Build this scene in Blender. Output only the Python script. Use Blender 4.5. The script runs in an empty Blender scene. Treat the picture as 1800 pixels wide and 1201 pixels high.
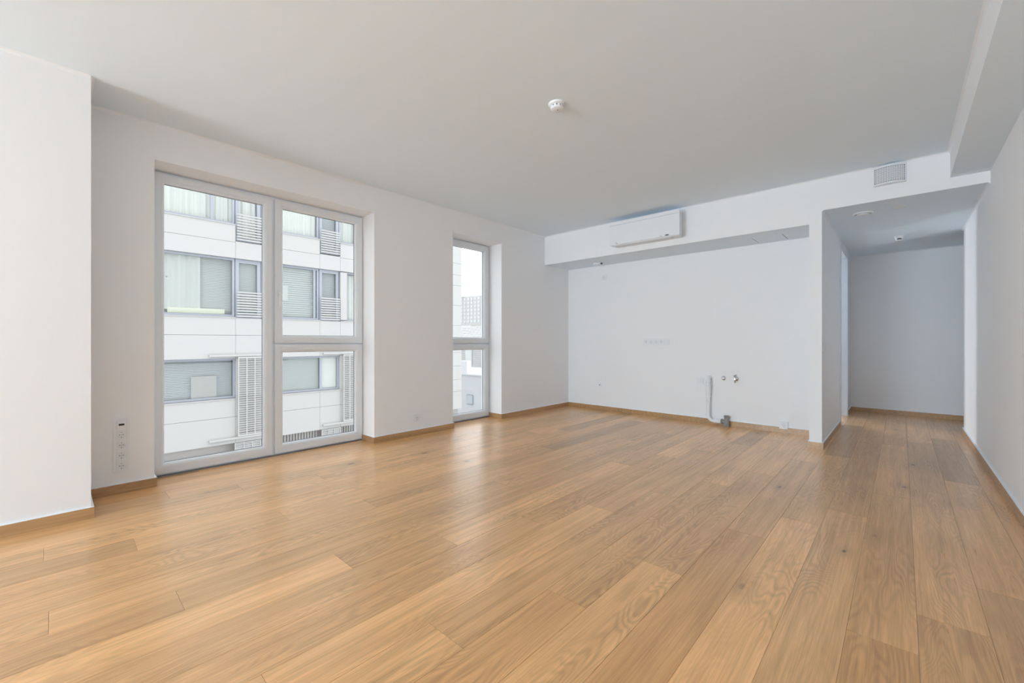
import bpy, bmesh, math, random
from mathutils import Vector, Matrix
random.seed(7)
PI = math.pi
sc = bpy.context.scene
C = sc.collection

# ------------------------------------------------------------------ measures (metres)
F_PX, YAW, CAM_H = 743.73, 0.7443, 1.0512
H = 2.62                     # ceiling
XW = -3.966                  # window wall face
XWO = -4.36                  # its outer face
XC, YC = -3.540, 0.1545      # projecting pier
YB, YK = 5.035, 5.651        # bulkhead face, kitchen wall face
ZB = 2.193                   # bulkhead underside
XR = 0.518                   # right wall
XBM, ZBM = 0.295, 2.401      # ceiling beam along the right wall
XPL, XP = -0.669, -0.567     # partition (corridor left wall)
ZC = 2.311                   # corridor ceiling
YF = 8.121                   # corridor end wall
YRE = 7.011                  # end of the right wall
YR = -6.0                   # rear wall (behind the camera)
BBH, BBT = 0.066, 0.013      # baseboard
HEAD = 2.362                 # window head
XG = -4.20                   # window frame face
BED = 10.3

# ------------------------------------------------------------------ camera, world, exposure
cam = bpy.data.cameras.new('camera')
cam_o = bpy.data.objects.new('camera', cam); C.objects.link(cam_o)
cam_o.location = (0, 0, CAM_H)
cam_o.rotation_euler = (PI/2, 0, YAW)
cam.sensor_width = 36.0
cam.lens = F_PX*36.0/1800.0
cam.shift_y = -1.3/1800.0
cam.clip_start = 0.05; cam.clip_end = 500
sc.camera = cam_o

world = bpy.data.worlds.new('overcast'); sc.world = world
world.use_nodes = True
bg = world.node_tree.nodes['Background']
bg.inputs['Color'].default_value = (0.965, 0.98, 1.0, 1)
bg.inputs['Strength'].default_value = 1.55
sc.view_settings.view_transform = 'Standard'
sc.view_settings.look = 'None'
sc.view_settings.gamma = 1.0
sc.view_settings.use_curve_mapping = False
sc.view_settings.exposure = 0.62
sc.cycles.max_bounces = 10
sc.cycles.diffuse_bounces = 8
sc.cycles.glossy_bounces = 4
sc.cycles.transparent_max_bounces = 12
sc.cycles.use_denoising = True
sc.cycles.sample_clamp_indirect = 6.0

def portal(name, loc, rot, sx, sy):
    l = bpy.data.lights.new(name, 'AREA'); l.shape = 'RECTANGLE'; l.size = sx; l.size_y = sy
    l.cycles.is_portal = True
    o = bpy.data.objects.new(name, l); C.objects.link(o); o.location = loc; o.rotation_euler = rot
    return o
# daylight guides in the window openings (they emit nothing of their own)
portal('daylight_portal', (XG-0.12, 1.363, 1.18), (0, -PI/2, 0), 2.36, 1.73)
portal('daylight_portal', (XG-0.12, 3.677, 1.18), (0, -PI/2, 0), 2.36, 0.84)
def daylight(name, loc, rot, sx, sy, watts, col=(0.735, 0.882, 1.0)):
    l = bpy.data.lights.new(name, 'AREA'); l.shape = 'RECTANGLE'; l.size = sx; l.size_y = sy
    l.energy = watts; l.color = col
    o = bpy.data.objects.new(name, l); C.objects.link(o); o.location = loc; o.rotation_euler = rot
    return o
# fill lamp added in the unseen rear opening; skylight through the side room's window
daylight('rear_fill_lamp', (-2.59, YR-0.17, 1.21), (PI/2, 0, 0), 1.64, 2.26, 183)
daylight('side_room_window_daylight', (XG+0.03, 9.38, 1.18), (0, -PI/2, 0), 2.1, 0.66, 80, (0.97, 0.98, 1.0))

# ------------------------------------------------------------------ materials
def newmat(name):
    m = bpy.data.materials.new(name); m.use_nodes = True
    nt = m.node_tree
    return m, nt, nt.nodes['Principled BSDF']
def plain(name, col, rough=0.5, metal=0.0, spec=0.5, bump=0.0, bscale=200):
    m, nt, b = newmat(name)
    b.inputs['Base Color'].default_value = (*col, 1)
    b.inputs['Roughness'].default_value = rough
    b.inputs['Metallic'].default_value = metal
    b.inputs['Specular IOR Level'].default_value = spec
    tc = nt.nodes.new('ShaderNodeTexCoord')
    n = nt.nodes.new('ShaderNodeTexNoise'); n.inputs['Scale'].default_value = bscale; n.inputs['Detail'].default_value = 3
    nt.links.new(tc.outputs['Object'], n.inputs['Vector'])
    if bump > 0:
        bp = nt.nodes.new('ShaderNodeBump'); bp.inputs['Strength'].default_value = bump; bp.inputs['Distance'].default_value = 0.002
        nt.links.new(n.outputs['Fac'], bp.inputs['Height']); nt.links.new(bp.outputs['Normal'], b.inputs['Normal'])
    return m
WALLC = (0.876, 0.897, 0.922)
M = {}
M['wall'] = plain('wall_paint', WALLC, 0.85, spec=0.25, bump=0.06, bscale=350)
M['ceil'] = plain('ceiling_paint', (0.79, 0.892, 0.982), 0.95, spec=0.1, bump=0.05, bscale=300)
M['caulk'] = plain('white_sealant', (0.85, 0.895, 0.945), 0.5)
M['pvc'] = plain('white_upvc', (0.815, 0.868, 0.928), 0.32, spec=0.45)
M['gasket'] = plain('grey_gasket', (0.18, 0.19, 0.2), 0.6)
M['plastic'] = plain('white_plastic', (0.83, 0.862, 0.90), 0.35)
M['plastic2'] = plain('white_plastic_matte', (0.77, 0.82, 0.875), 0.55)
M['dark'] = plain('black_plastic', (0.02, 0.02, 0.022), 0.5)
M['slot'] = plain('dark_grey_plastic', (0.10, 0.10, 0.105), 0.6)
M['chrome'] = plain('polished_chrome', (0.78, 0.78, 0.80), 0.08, metal=1.0)
M['chrome2'] = plain('dull_chrome', (0.45, 0.45, 0.46), 0.22, metal=1.0)
M['greyp'] = plain('grey_drain_plastic', (0.29, 0.285, 0.28), 0.42)
M['sub'] = plain('subfloor', (0.10, 0.07, 0.045), 0.9)
M['alu'] = plain('grey_aluminium', (0.30, 0.32, 0.35), 0.4, metal=0.6)
M['cladding'] = plain('white_cladding_panel', (0.45, 0.45, 0.45), 0.6, bump=0.03, bscale=3)
M['darkframe'] = plain('blue_grey_window_frame', (0.32, 0.345, 0.40), 0.5)
M['curtain'] = plain('white_sheer_curtain', (0.66, 0.665, 0.65), 0.9)
M['sheer'] = plain('grey_sheer_curtain', (0.52, 0.535, 0.525), 0.9)
M['blind'] = plain('grey_green_blind', (0.46, 0.485, 0.485), 0.8)
M['blind2'] = plain('blue_grey_blind', (0.40, 0.425, 0.455), 0.8)
M['sillbox'] = plain('cream_sill_box', (0.66, 0.66, 0.55), 0.7)
M['asphalt'] = plain('street_paving', (0.34, 0.34, 0.34), 0.9, bump=0.2, bscale=8)
M['render'] = plain('pale_render', (0.66, 0.67, 0.68), 0.85)
M['annex'] = plain('grey_render', (0.58, 0.60, 0.62), 0.85)
M['paleglass'] = plain('pale_window_glass', (0.50, 0.55, 0.58), 0.15)
M['greenglass'] = plain('pale_green_glass', (0.56, 0.60, 0.60), 0.2)
M['rooftile'] = plain('pale_roof_tile', (0.56, 0.57, 0.59), 0.8)
M['recess'] = plain('grey_ribbed_wall', (0.40, 0.39, 0.385), 0.8)

def glass_mat(name, tint):
    m = bpy.data.materials.new(name); m.use_nodes = True
    nt = m.node_tree; nt.nodes.clear()
    out = nt.nodes.new('ShaderNodeOutputMaterial'); mix = nt.nodes.new('ShaderNodeMixShader')
    tr = nt.nodes.new('ShaderNodeBsdfTransparent'); tr.inputs['Color'].default_value = (*tint, 1)
    gl = nt.nodes.new('ShaderNodeBsdfGlossy'); gl.inputs['Roughness'].default_value = 0.0
    fr = nt.nodes.new('ShaderNodeFresnel')
    ge = nt.nodes.new('ShaderNodeNewGeometry'); mr = nt.nodes.new('ShaderNodeMapRange')   # thin pane: same reflectance from both faces
    mr.inputs[3].default_value = 1.45; mr.inputs[4].default_value = 1/1.45
    nt.links.new(ge.outputs['Backfacing'], mr.inputs[0]); nt.links.new(mr.outputs[0], fr.inputs['IOR'])
    nt.links.new(fr.outputs['Fac'], mix.inputs['Fac'])
    nt.links.new(tr.outputs['BSDF'], mix.inputs[1]); nt.links.new(gl.outputs['BSDF'], mix.inputs[2])
    nt.links.new(mix.outputs['Shader'], out.inputs['Surface'])
    return m
M['glass'] = glass_mat('clear_glazing', (0.975, 0.985, 0.982))
M['facadeglass'] = glass_mat('greenish_glazing', (0.945, 0.96, 0.955))

def wood_mat(name, plank=True, base=(0.785, 0.458, 0.20)):
    m, nt, b = newmat(name); L = nt.links; N = nt.nodes
    tc = N.new('ShaderNodeTexCoord')
    oi = N.new('ShaderNodeObjectInfo')
    off = N.new('ShaderNodeVectorMath'); off.operation = 'SCALE'; off.inputs[0].default_value = (37.0, 91.0, 13.0)
    L.new(oi.outputs['Random'], off.inputs['Scale'])
    add = N.new('ShaderNodeVectorMath'); add.operation = 'ADD'
    L.new(tc.outputs['Object'], add.inputs[0]); L.new(off.outputs['Vector'], add.inputs[1])
    def mapped(s):
        mp = N.new('ShaderNodeMapping'); mp.inputs['Scale'].default_value = s
        L.new(add.outputs['Vector'], mp.inputs['Vector']); return mp
    def noise(s, scale, detail=4, rough=0.55, dist=0.0):
        mp = mapped(s); n = N.new('ShaderNodeTexNoise')
        n.inputs['Scale'].default_value = scale; n.inputs['Detail'].default_value = detail
        n.inputs['Roughness'].default_value = rough; n.inputs['Distortion'].default_value = dist
        L.new(mp.outputs['Vector'], n.inputs['Vector']); return n
    def math_(op, a, bb, clamp=False):
        mm = N.new('ShaderNodeMath'); mm.operation = op; mm.use_clamp = clamp
        for i, v in enumerate((a, bb)):
            if isinstance(v, (int, float)): mm.inputs[i].default_value = v
            else: L.new(v, mm.inputs[i])
        return mm.outputs['Value']
    def rng(v, a, bb, c, d):
        r = N.new('ShaderNodeMapRange'); r.inputs[1].default_value = a; r.inputs[2].default_value = bb
        r.inputs[3].default_value = c; r.inputs[4].default_value = d; r.clamp = True
        L.new(v, r.inputs[0]); return r.outputs[0]
    fine = noise((1.0, 0.018, 1.0), 230, 3, 0.6)               # pores along the plank
    streak = noise((1.0, 0.035, 1.0), 34, 4, 0.6, 0.6)          # wider streaks
    cloud = noise((1.0, 0.30, 1.0), 5.5, 3, 0.5, 0.4)           # slow colour drift
    # cathedral figure: distorted growth rings
    field = noise((1.0, 0.16, 1.0), 6.0, 2, 0.45, 0.25)
    ringv = math_('MULTIPLY', field.outputs['Fac'], 200.0)
    jitter = noise((1.0, 0.12, 1.0), 45, 2, 0.5)
    ringv = math_('ADD', ringv, math_('MULTIPLY', jitter.outputs['Fac'], 3.0))
    ring = math_('SINE', ringv, 0.0)
    ringmask = rng(noise((1.0, 0.22, 1.0), 4.2, 1).outputs['Fac'], 0.42, 0.62, 0.12, 1.0)
    # knots and mineral streaks
    mpk = mapped((1.0, 0.42, 0.0)); vor = N.new('ShaderNodeTexVoronoi'); vor.inputs['Scale'].default_value = 5.2
    vor.inputs['Randomness'].default_value = 1.0
    warp = N.new('ShaderNodeVectorMath'); warp.operation = 'ADD'
    wn = noise((1.0, 0.5, 1.0), 60, 2)
    wsc = N.new('ShaderNodeVectorMath'); wsc.operation = 'SCALE'; wsc.inputs['Scale'].default_value = 0.012
    L.new(wn.outputs['Color'], wsc.inputs[0]); L.new(mpk.outputs['Vector'], warp.inputs[0]); L.new(wsc.outputs['Vector'], warp.inputs[1])
    L.new(warp.outputs['Vector'], vor.inputs['Vector'])
    sep = N.new('ShaderNodeSeparateColor'); L.new(vor.outputs['Color'], sep.inputs['Color'])
    pick = rng(sep.outputs['Red'], 0.64, 0.66, 0.0, 1.0)
    size = rng(sep.outputs['Green'], 0.0, 1.0, 0.020, 0.125)
    near = math_('DIVIDE', vor.outputs['Distance'], size)
    knot = math_('MULTIPLY', rng(near, 0.25, 1.0, 1.0, 0.0), pick)
    halo = math_('MULTIPLY', rng(near, 0.5, 4.5, 1.0, 0.0), pick)
    # value factor
    v = rng(fine.outputs['Fac'], 0.30, 0.72, 0.86, 1.08)
    v = math_('MULTIPLY', v, rng(streak.outputs['Fac'], 0.28, 0.75, 0.80, 1.12))
    v = math_('MULTIPLY', v, rng(cloud.outputs['Fac'], 0.3, 0.7, 0.93, 1.07))
    rr = math_('MULTIPLY', math_('MULTIPLY', rng(ring, -1.0, 0.6, 1.0, 0.0), ringmask), 0.20)
    v = math_('MULTIPLY', v, math_('SUBTRACT', 1.03, rr))
    v = math_('MULTIPLY', v, math_('SUBTRACT', 1.0, math_('MULTIPLY', halo, 0.22)))
    v = math_('MULTIPLY', v, math_('SUBTRACT', 1.0, math_('MULTIPLY', knot, 0.80)))
    # colour
    mixc = N.new('ShaderNodeMix'); mixc.data_type = 'RGBA'
    mixc.inputs['A'].default_value = (base[0]*0.98, base[1]*0.89, base[2]*0.79, 1)
    mixc.inputs['B'].default_value = (base[0]*1.02, base[1]*1.05, base[2]*1.10, 1)
    L.new(streak.outputs['Fac'], mixc.inputs['Factor'])
    tone = N.new('ShaderNodeMix'); tone.data_type = 'RGBA'; tone.blend_type = 'MULTIPLY'; tone.inputs['Factor'].default_value = 1.0
    L.new(mixc.outputs['Result'], tone.inputs['A'])
    if plank: L.new(oi.outputs['Color'], tone.inputs['B'])
    else: tone.inputs['B'].default_value = (0.9, 0.9, 0.9, 1)
    vs = N.new('ShaderNodeVectorMath'); vs.operation = 'SCALE'
    L.new(tone.outputs['Result'], vs.inputs[0]); L.new(v, vs.inputs['Scale'])
    L.new(vs.outputs['Vector'], b.inputs['Base Color'])
    L.new(rng(fine.outputs['Fac'], 0.3, 0.7, 0.36, 0.27), b.inputs['Roughness'])
    b.inputs['Specular IOR Level'].default_value = 0.5
    b.inputs['Coat Weight'].default_value = 0.45; b.inputs['Coat Roughness'].default_value = 0.22
    bp = N.new('ShaderNodeBump'); bp.inputs['Strength'].default_value = 0.10; bp.inputs['Distance'].default_value = 0.0006
    L.new(fine.outputs['Fac'], bp.inputs['Height']); L.new(bp.outputs['Normal'], b.inputs['Normal'])
    return m
M['oak'] = wood_mat('oiled_oak_plank')
M['oakbb'] = wood_mat('oak_baseboard', False, (0.56, 0.35, 0.17))

# ------------------------------------------------------------------ mesh helpers
class MB:
    """collects shapes into one mesh"""
    def __init__(s): s.bm = bmesh.new(); s.mi = 0
    def _f(s, vs, smooth=False):
        try:
            f = s.bm.faces.new(vs); f.material_index = s.mi; f.smooth = smooth; return f
        except ValueError: return None
    def box(s, x0, x1, y0, y1, z0, z1, top_mi=None):
        v = [s.bm.verts.new((x, y, z)) for z in (z0, z1) for y in (y0, y1) for x in (x0, x1)]
        for q in ((0,2,3,1), (4,5,7,6), (0,1,5,4), (2,6,7,3), (0,4,6,2), (1,3,7,5)):
            f = s._f([v[i] for i in q])
            if top_mi is not None and q == (4,5,7,6): f.material_index = top_mi
        return s
    def bbox(s, x0, x1, y0, y1, z0, z1, b):
        """box with chamfered edges"""
        n = len(s.bm.verts); s.box(x0, x1, y0, y1, z0, z1)
        s.bm.verts.ensure_lookup_table()
        vs = s.bm.verts[n:]
        es = list({e for v in vs for e in v.link_edges})
        bmesh.ops.bevel(s.bm, geom=es, offset=b, segments=2, profile=0.6, affect='EDGES')
        return s
    def prism(s, pts, axis, a0, a1):
        """polygon in the two other axes, extruded along axis"""
        def P(p, a):
            return {'x': (a, p[0], p[1]), 'y': (p[0], a, p[1]), 'z': (p[0], p[1], a)}[axis]
        A = [s.bm.verts.new(P(p, a0)) for p in pts]; B = [s.bm.verts.new(P(p, a1)) for p in pts]
        s._f(A[::-1]); s._f(B)
        n = len(pts)
        for i in range(n): s._f([A[i], A[(i+1) % n], B[(i+1) % n], B[i]])
        return s
    def lathe(s, prof, origin=(0,0,0), axis='z', n=32, sharp=False):
        """prof: (radius, height) pairs; axis direction, e.g. 'z', '-z', '-y', 'x'"""
        ax = {'x': (1,0,0), 'y': (0,1,0), 'z': (0,0,1)}[axis[-1]]
        sg = -1 if axis[0] == '-' else 1
        w = Vector(ax)*sg
        u = Vector((1,0,0)) if axis[-1] != 'x' else Vector((0,1,0))
        t = w.cross(u); o = Vector(origin)
        rings = []
        for r, h in prof:
            if r < 1e-7: rings.append([s.bm.verts.new(o + w*h)])
            else: rings.append([s.bm.verts.new(o + w*h + (u*math.cos(2*PI*i/n) + t*math.sin(2*PI*i/n))*r) for i in range(n)])
        for a, b in zip(rings, rings[1:]):
            if len(a) == 1 and len(b) == 1: continue
            for i in range(n):
                j = (i+1) % n
                if len(a) == 1: s._f([a[0], b[i], b[j]], not sharp)
                elif len(b) == 1: s._f([a[i], a[j], b[0]], not sharp)
                else: s._f([a[i], a[j], b[j], b[i]], not sharp)
        return s
    def tube(s, path, r, n=18, cap=True):
        pts = [Vector(p) for p in path]; rings = []
        d = (pts[1]-pts[0]).normalized()
        u = d.orthogonal().normalized()
        for i, p in enumerate(pts):
            if i == 0: t = pts[1]-pts[0]
            elif i == len(pts)-1: t = pts[-1]-pts[-2]
            else: t = (pts[i]-pts[i-1]).normalized() + (pts[i+1]-pts[i]).normalized()
            t.normalize(); u = (u - t*u.dot(t)).normalized(); w = t.cross(u)
            rr = r[i] if isinstance(r, (list, tuple)) else r
            rings.append([s.bm.verts.new(p + (u*math.cos(2*PI*k/n) + w*math.sin(2*PI*k/n))*rr) for k in range(n)])
        for a, b in zip(rings, rings[1:]):
            for k in range(n): s._f([a[k], a[(k+1) % n], b[(k+1) % n], b[k]], True)
        if cap: s._f(rings[0][::-1]); s._f(rings[-1])
        return s
    def build(s, name, mats, parent=None, loc=None, rotz=0.0, autosmooth=True):
        bmesh.ops.recalc_face_normals(s.bm, faces=s.bm.faces)
        me = bpy.data.meshes.new(name); s.bm.to_mesh(me); s.bm.free()
        for m in (mats if isinstance(mats, (list, tuple)) else [mats]): me.materials.append(m)
        if autosmooth and any(p.use_smooth for p in me.polygons):
            me.set_sharp_from_angle(angle=math.radians(40))
        o = bpy.data.objects.new(name, me); C.objects.link(o)
        if parent: o.parent = parent
        if loc is not None: o.location = loc
        if rotz: o.rotation_euler = (0, 0, rotz)
        return o
def wall_sides(o):
    o.data.materials.append(M['wall'])
    for p in o.data.polygons:
        if abs(p.normal.z) < 0.5: p.material_index = 1
    return o
def struct(o, label=None):
    o['kind'] = 'structure'
    if label: o['label'] = label
    return o
def empty(name, loc=(0,0,0), rotz=0.0):
    o = bpy.data.objects.new(name, None); C.objects.link(o); o.location = loc; o.rotation_euler = (0,0,rotz)
    o.empty_display_size = 0.05
    return o
def thing(name, label, cat, loc=(0,0,0), rotz=0.0, group=None):
    return tag(empty(name, loc, rotz), label, cat, group)
def tag(o, label, cat, group=None):
    o['label'] = label; o['category'] = cat
    if group: o['group'] = group
    return o
def share(src, parent, loc=None, rotz=None, name=None):
    o = bpy.data.objects.new(name or src.name.split('.')[0], src.data); C.objects.link(o); o.parent = parent
    o.location = loc if loc is not None else src.location
    o.rotation_euler = src.rotation_euler if rotz is None else (0, 0, rotz)
    return o

# ------------------------------------------------------------------ room shell
T = 0.12
b = MB()
b.box(XWO, XC, YR-T, YC, 0, H)
struct(b.build('wall_pier', M['wall']), 'white pier projecting beside the tall double window')
b = MB()
for y0, y1 in ((YC, 0.498), (2.228, 3.257), (4.097, 8.97), (9.79, BED+T)):
    b.box(XWO, XW, y0, y1, 0, H)
for y0, y1 in ((0.498, 2.228), (3.257, 4.097), (8.97, 9.79)):
    b.box(XWO, XW, y0, y1, HEAD, H)
struct(b.build('wall_left', M['wall']), 'white window wall with two deep floor-length openings')
b = MB(); b.box(XW, XPL, YK, YK+0.1, 0, H)
struct(b.build('wall_back', M['wall']), 'white kitchen wall with sockets and pipes')
b = MB()
DO0, DO1, DOZ = 6.69, 7.56, 2.225
b.box(XPL, XP, YB, DO0, 0, H); b.box(XPL, XP, DO1, BED+T, 0, H); b.box(XPL, XP, DO0, DO1, DOZ, H)
struct(b.build('wall_partition', M['wall']), 'slim white partition between kitchen wall and corridor')
b = MB(); b.box(XP, 1.9, YF, YF+T, 0, H)
struct(b.build('wall_corridor_end', M['wall']), 'white wall at the end of the corridor')
b = MB(); b.box(XR, XR+T, YR-T, YRE, 0, H); b.box(XR+T, 1.9+T, YRE-T, YRE, 0, H); b.box(1.9, 1.9+T, YRE, YF+T, 0, H)
struct(b.build('wall_right', M['wall']), 'long white wall running into the corridor')
b = MB()
RX0, RX1, RZ = -3.48, -1.70, 2.42  # opening added behind the camera to let in extra light
b.box(XWO, RX0, YR-0.3, YR, 0, H); b.box(RX1, XR+T, YR-0.3, YR, 0, H); b.box(RX0, RX1, YR-0.3, YR, RZ, H)
struct(b.build('wall_rear', M['wall']), 'white wall with an added window facing the kitchen wall')
b = MB(); b.box(XW, XPL, BED, BED+T, 0, H)
struct(b.build('wall_side_room', M['wall']), 'white far wall of the side room')
b = MB(); b.box(XWO, 1.9+T, YR-0.3, BED+T, H, H+0.2)
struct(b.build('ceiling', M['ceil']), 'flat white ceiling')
b = MB(); b.box(XW, XPL, YB, YK, ZB, H)
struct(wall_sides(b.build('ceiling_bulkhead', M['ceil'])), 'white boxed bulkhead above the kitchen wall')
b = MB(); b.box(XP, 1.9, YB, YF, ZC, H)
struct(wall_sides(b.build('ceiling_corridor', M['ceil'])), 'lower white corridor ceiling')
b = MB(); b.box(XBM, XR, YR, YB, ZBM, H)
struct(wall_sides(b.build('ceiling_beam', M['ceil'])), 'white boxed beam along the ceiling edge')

# ------------------------------------------------------------------ floor and its planks
b = MB(); b.box(XWO, 1.9+T, YR-0.3, BED+T, -0.25, -0.015)
floor = struct(b.build('floor', M['sub']), 'oak plank floor')
PW, PX0, PL = 0.1908, 0.0425, 1.885
base_y = {7:1.1, 6:0.6, 5:0.2, 4:1.6, 3:1.63, 2:3.17, 1:2.66, 0:2.25, -1:1.96, -2:3.28, -3:2.95, -4:2.56, -5:1.91, -6:1.42, -7:0.95, -8:2.33,
          -9:1.90, -10:1.41, -11:0.94, -12:0.35, -13:-0.01, -14:1.39, -15:0.94, -16:0.29, -17:-0.03, -18:1.40, -19:0.91, -20:0.53,
          -21:1.87, -22:1.28, -23:0.8}
# (row, joint nearest the start of the plank) -> (value, warmth)
tones = {(-9,3.79):(1.10,0), (-8,4.2):(1.08,0), (-8,2.33):(0.97,0.1), (-8,.45):(1.05,0), (-7,4.72):(0.84,0.1), (-7,2.85):(0.96,0), (-7,.95):(0.97,0),
 (-6,3.31):(1.06,0), (-6,1.42):(0.94,0.1), (-6,-.46):(0.93,0.35), (-14,3.28):(0.78,0), (-14,1.39):(0.90,0), (-14,-.5):(0.99,0), (-17,1.86):(1.0,0),
 (-17,3.74):(1.10,0), (-17,-.03):(1.05,0), (-17,-1.9):(0.93,0), (-16,2.18):(1.05,0), (-16,.29):(1.06,0), (-16,-1.6):(0.88,0), (-16,4.06):(0.86,0.1),
 (-13,3.76):(0.92,0), (-13,1.88):(0.97,0), (-13,-.01):(1.0,0), (-12,4.12):(0.90,0.1), (-12,2.24):(0.96,0), (-12,.35):(0.90,0), (-12,-1.5):(0.87,0.1),
 (-10,3.3):(0.97,0), (-10,1.41):(1.07,0), (-10,-.47):(0.96,0), (-11,.94):(0.92,0.05), (-11,-.94):(1.07,0), (-11,2.83):(0.9,0), (-9,1.9):(0.94,0.35), (-9,0.01):(0.96,0.15),
 (-5,.03):(1.04,0), (-5,1.91):(0.93,0.1), (-5,3.79):(1.07,0), (-4,2.56):(0.92,0.1), (-4,.67):(0.92,0.35), (-4,4.44):(1.05,0), (-3,1.06):(1.10,0),
 (-3,2.95):(0.95,0), (-3,4.83):(0.84,0), (-2,1.4):(1.02,-0.25), (-2,3.28):(0.90,0), (-2,5.15):(0.92,0), (-1,.08):(0.88,0.4), (-1,1.96):(0.95,0),
 (-1,3.85):(1.02,0), (-1,5.73):(0.93,0), (0,.37):(0.90,0), (0,2.25):(1.03,-0.2), (0,4.13):(0.88,0.1), (0,6.02):(1.0,0), (1,.78):(0.84,-0.2),
 (1,2.66):(0.98,0), (1,4.54):(0.80,-0.2), (2,3.17):(1.0,0), (2,5.05):(0.92,0), (-20,.53):(1.08,0), (-20,-1.35):(0.92,0), (-19,.91):(1.02,0), (-19,-.97):(0.92,0),
 (-21,-.01):(1.06,0), (-21,1.87):(1.08,0), (-22,1.28):(0.96,0), (-15,.94):(1.04,0), (-15,-.94):(0.96,0), (-15,2.83):(1.0,0), (-18,1.4):(1.03,0), (-18,-.48):(1.0,0)}
G = 0.0004
for r, j in sorted(base_y.items()):
    x0, x1 = PX0 + PW*r, PX0 + PW*(r+1)
    if r <= -5: lo, hi = YR-0.02, YK
    elif r >= 3: lo, hi = YRE-T, YF
    else: lo, hi = YR-0.02, YF
    if r == 2: x1r = x1
    cx0, cx1 = max(x0+G, XG-0.05), min(x1-G, 1.9)
    if cx1 <= cx0: continue
    k = math.floor((lo-j)/PL)
    y = j + k*PL
    while y < hi:
        a, c = max(y+G, lo), min(y+PL-G, hi)
        if c-a > 0.02:
            w, l = cx1-cx0, c-a; e = 0.0009
            m = MB()
            zt = random.uniform(-0.0002, 0.0)
            vb = [(0,0),(w,0),(w,l),(0,l)]; vt = [(e,e),(w-e,e),(w-e,l-e),(e,l-e)]
            B0 = [m.bm.verts.new((px, py, -0.015)) for px, py in vb]
            B1 = [m.bm.verts.new((px, py, -e*0.7+zt)) for px, py in vb]
            B2 = [m.bm.verts.new((px, py, zt)) for px, py in vt]
            m._f(B2); m._f(B0[::-1])
            for i in range(4):
                n2 = (i+1) % 4
                m._f([B0[i], B0[n2], B1[n2], B1[i]]); m._f([B1[i], B1[n2], B2[n2], B2[i]])
            o = m.build('plank', M['oak'], floor, (cx0, a, 0))
            best = None
            for (rr, yy), tv in tones.items():
                if rr == r and abs(yy-y) < 0.35: best = tv
            if best is None: best = (random.uniform(0.90, 1.07), random.uniform(-0.1, 0.2))
            v, wm = best
            v = 1 + (v-1)*1.35
            o.color = (v*(1+0.05*wm), v*(1-0.04*wm), v*(1-0.16*wm), 1)
        y += PL

# ------------------------------------------------------------------ baseboards
BBM = [M['oakbb'], M['caulk']]
def bb(name, x0, x1, y0, y1, label=None):
    m = MB(); m.box(x0, x1, y0, y1, 0.0, BBH-0.0015)
    m.mi = 1; m.box(x0, x1, y0, y1, BBH-0.0015, BBH)
    o = m.build(name, BBM); struct(o, label); return o
bb('baseboard_pier', XC, XC+BBT, YR, YC+BBT, 'oak baseboard along the pier')
bb('baseboard_pier_return', XW, XC, YC, YC+BBT)
bb('baseboard_left', XW, XW+BBT, YC+BBT, 0.498+BBT, 'short oak baseboard under the tall socket strip')
bb('baseboard_left_reveal', XG+0.002, XW, 0.498, 0.498+BBT)
bb('baseboard_left_middle', XW, XW+BBT, 2.228-BBT, 3.257+BBT, 'oak baseboard between the two windows')
bb('baseboard_left_reveal', XG+0.002, XW, 2.228-BBT, 2.228)
bb('baseboard_left_reveal', XG+0.002, XW, 3.257, 3.257+BBT)
bb('baseboard_left_reveal', XG+0.002, XW, 4.097-BBT, 4.097)
bb('baseboard_left_corner', XW, XW+BBT, 4.097-BBT, YK, 'oak baseboard from the narrow window to the kitchen corner')
bb('baseboard_back', XW+BBT, XPL, YK-BBT, YK, 'oak baseboard along the kitchen wall')
bb('baseboard_partition', XPL-BBT, XP+BBT, YB-BBT, YB, 'oak baseboard across the end of the slim partition')
bb('baseboard_partition_return', XPL-BBT, XPL, YB, YK-BBT)
bb('baseboard_corridor_left', XP, XP+BBT, YB, 6.605, 'oak baseboard on the corridor side of the partition')
bb('baseboard_corridor_left', XP, XP+BBT, 7.64, YF)
bb('baseboard_corridor_end', XP+BBT, 1.9, YF-BBT, YF, 'oak baseboard at the end of the corridor')
bb('baseboard_right', XR-BBT, XR, YR, YRE+BBT, 'oak baseboard along the long bare wall')
bb('baseboard_right_return', XR, 1.9, YRE, YRE+BBT)

# ------------------------------------------------------------------ painted fillets where walls meet ceilings
tn = [0]
def fillet(axis, a0, a1, p, q, sp, sq, s=0.018):
    """small triangular bead; (p,q) corner in the other two axes, sp/sq directions"""
    tn[0] += 1
    m = MB(); m.prism([(p, q), (p+sp*s, q), (p+sp*s*0.35, q+sq*s*0.35), (p, q+sq*s)], axis, a0, a1)
    struct(m.build('trim_%d' % tn[0], M['caulk']))
fillet('y', YR, YC, XC, H, 1, -1)
fillet('y', YC, YB, XW, H, 1, -1)
fillet('x', XW, XC, YC, H, 1, -1)
fillet('x', XW, XBM, YB, H, -1, -1)
fillet('y', YR, YB, XBM, H, -1, -1)
fillet('y', YB, 6.6, XP, ZC, 1, -1, 0.015)
fillet('y', YB, YRE, XR, ZC, -1, -1, 0.015)
fillet('x', XP, 1.9, YF, ZC, -1, -1, 0.015)

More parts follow.
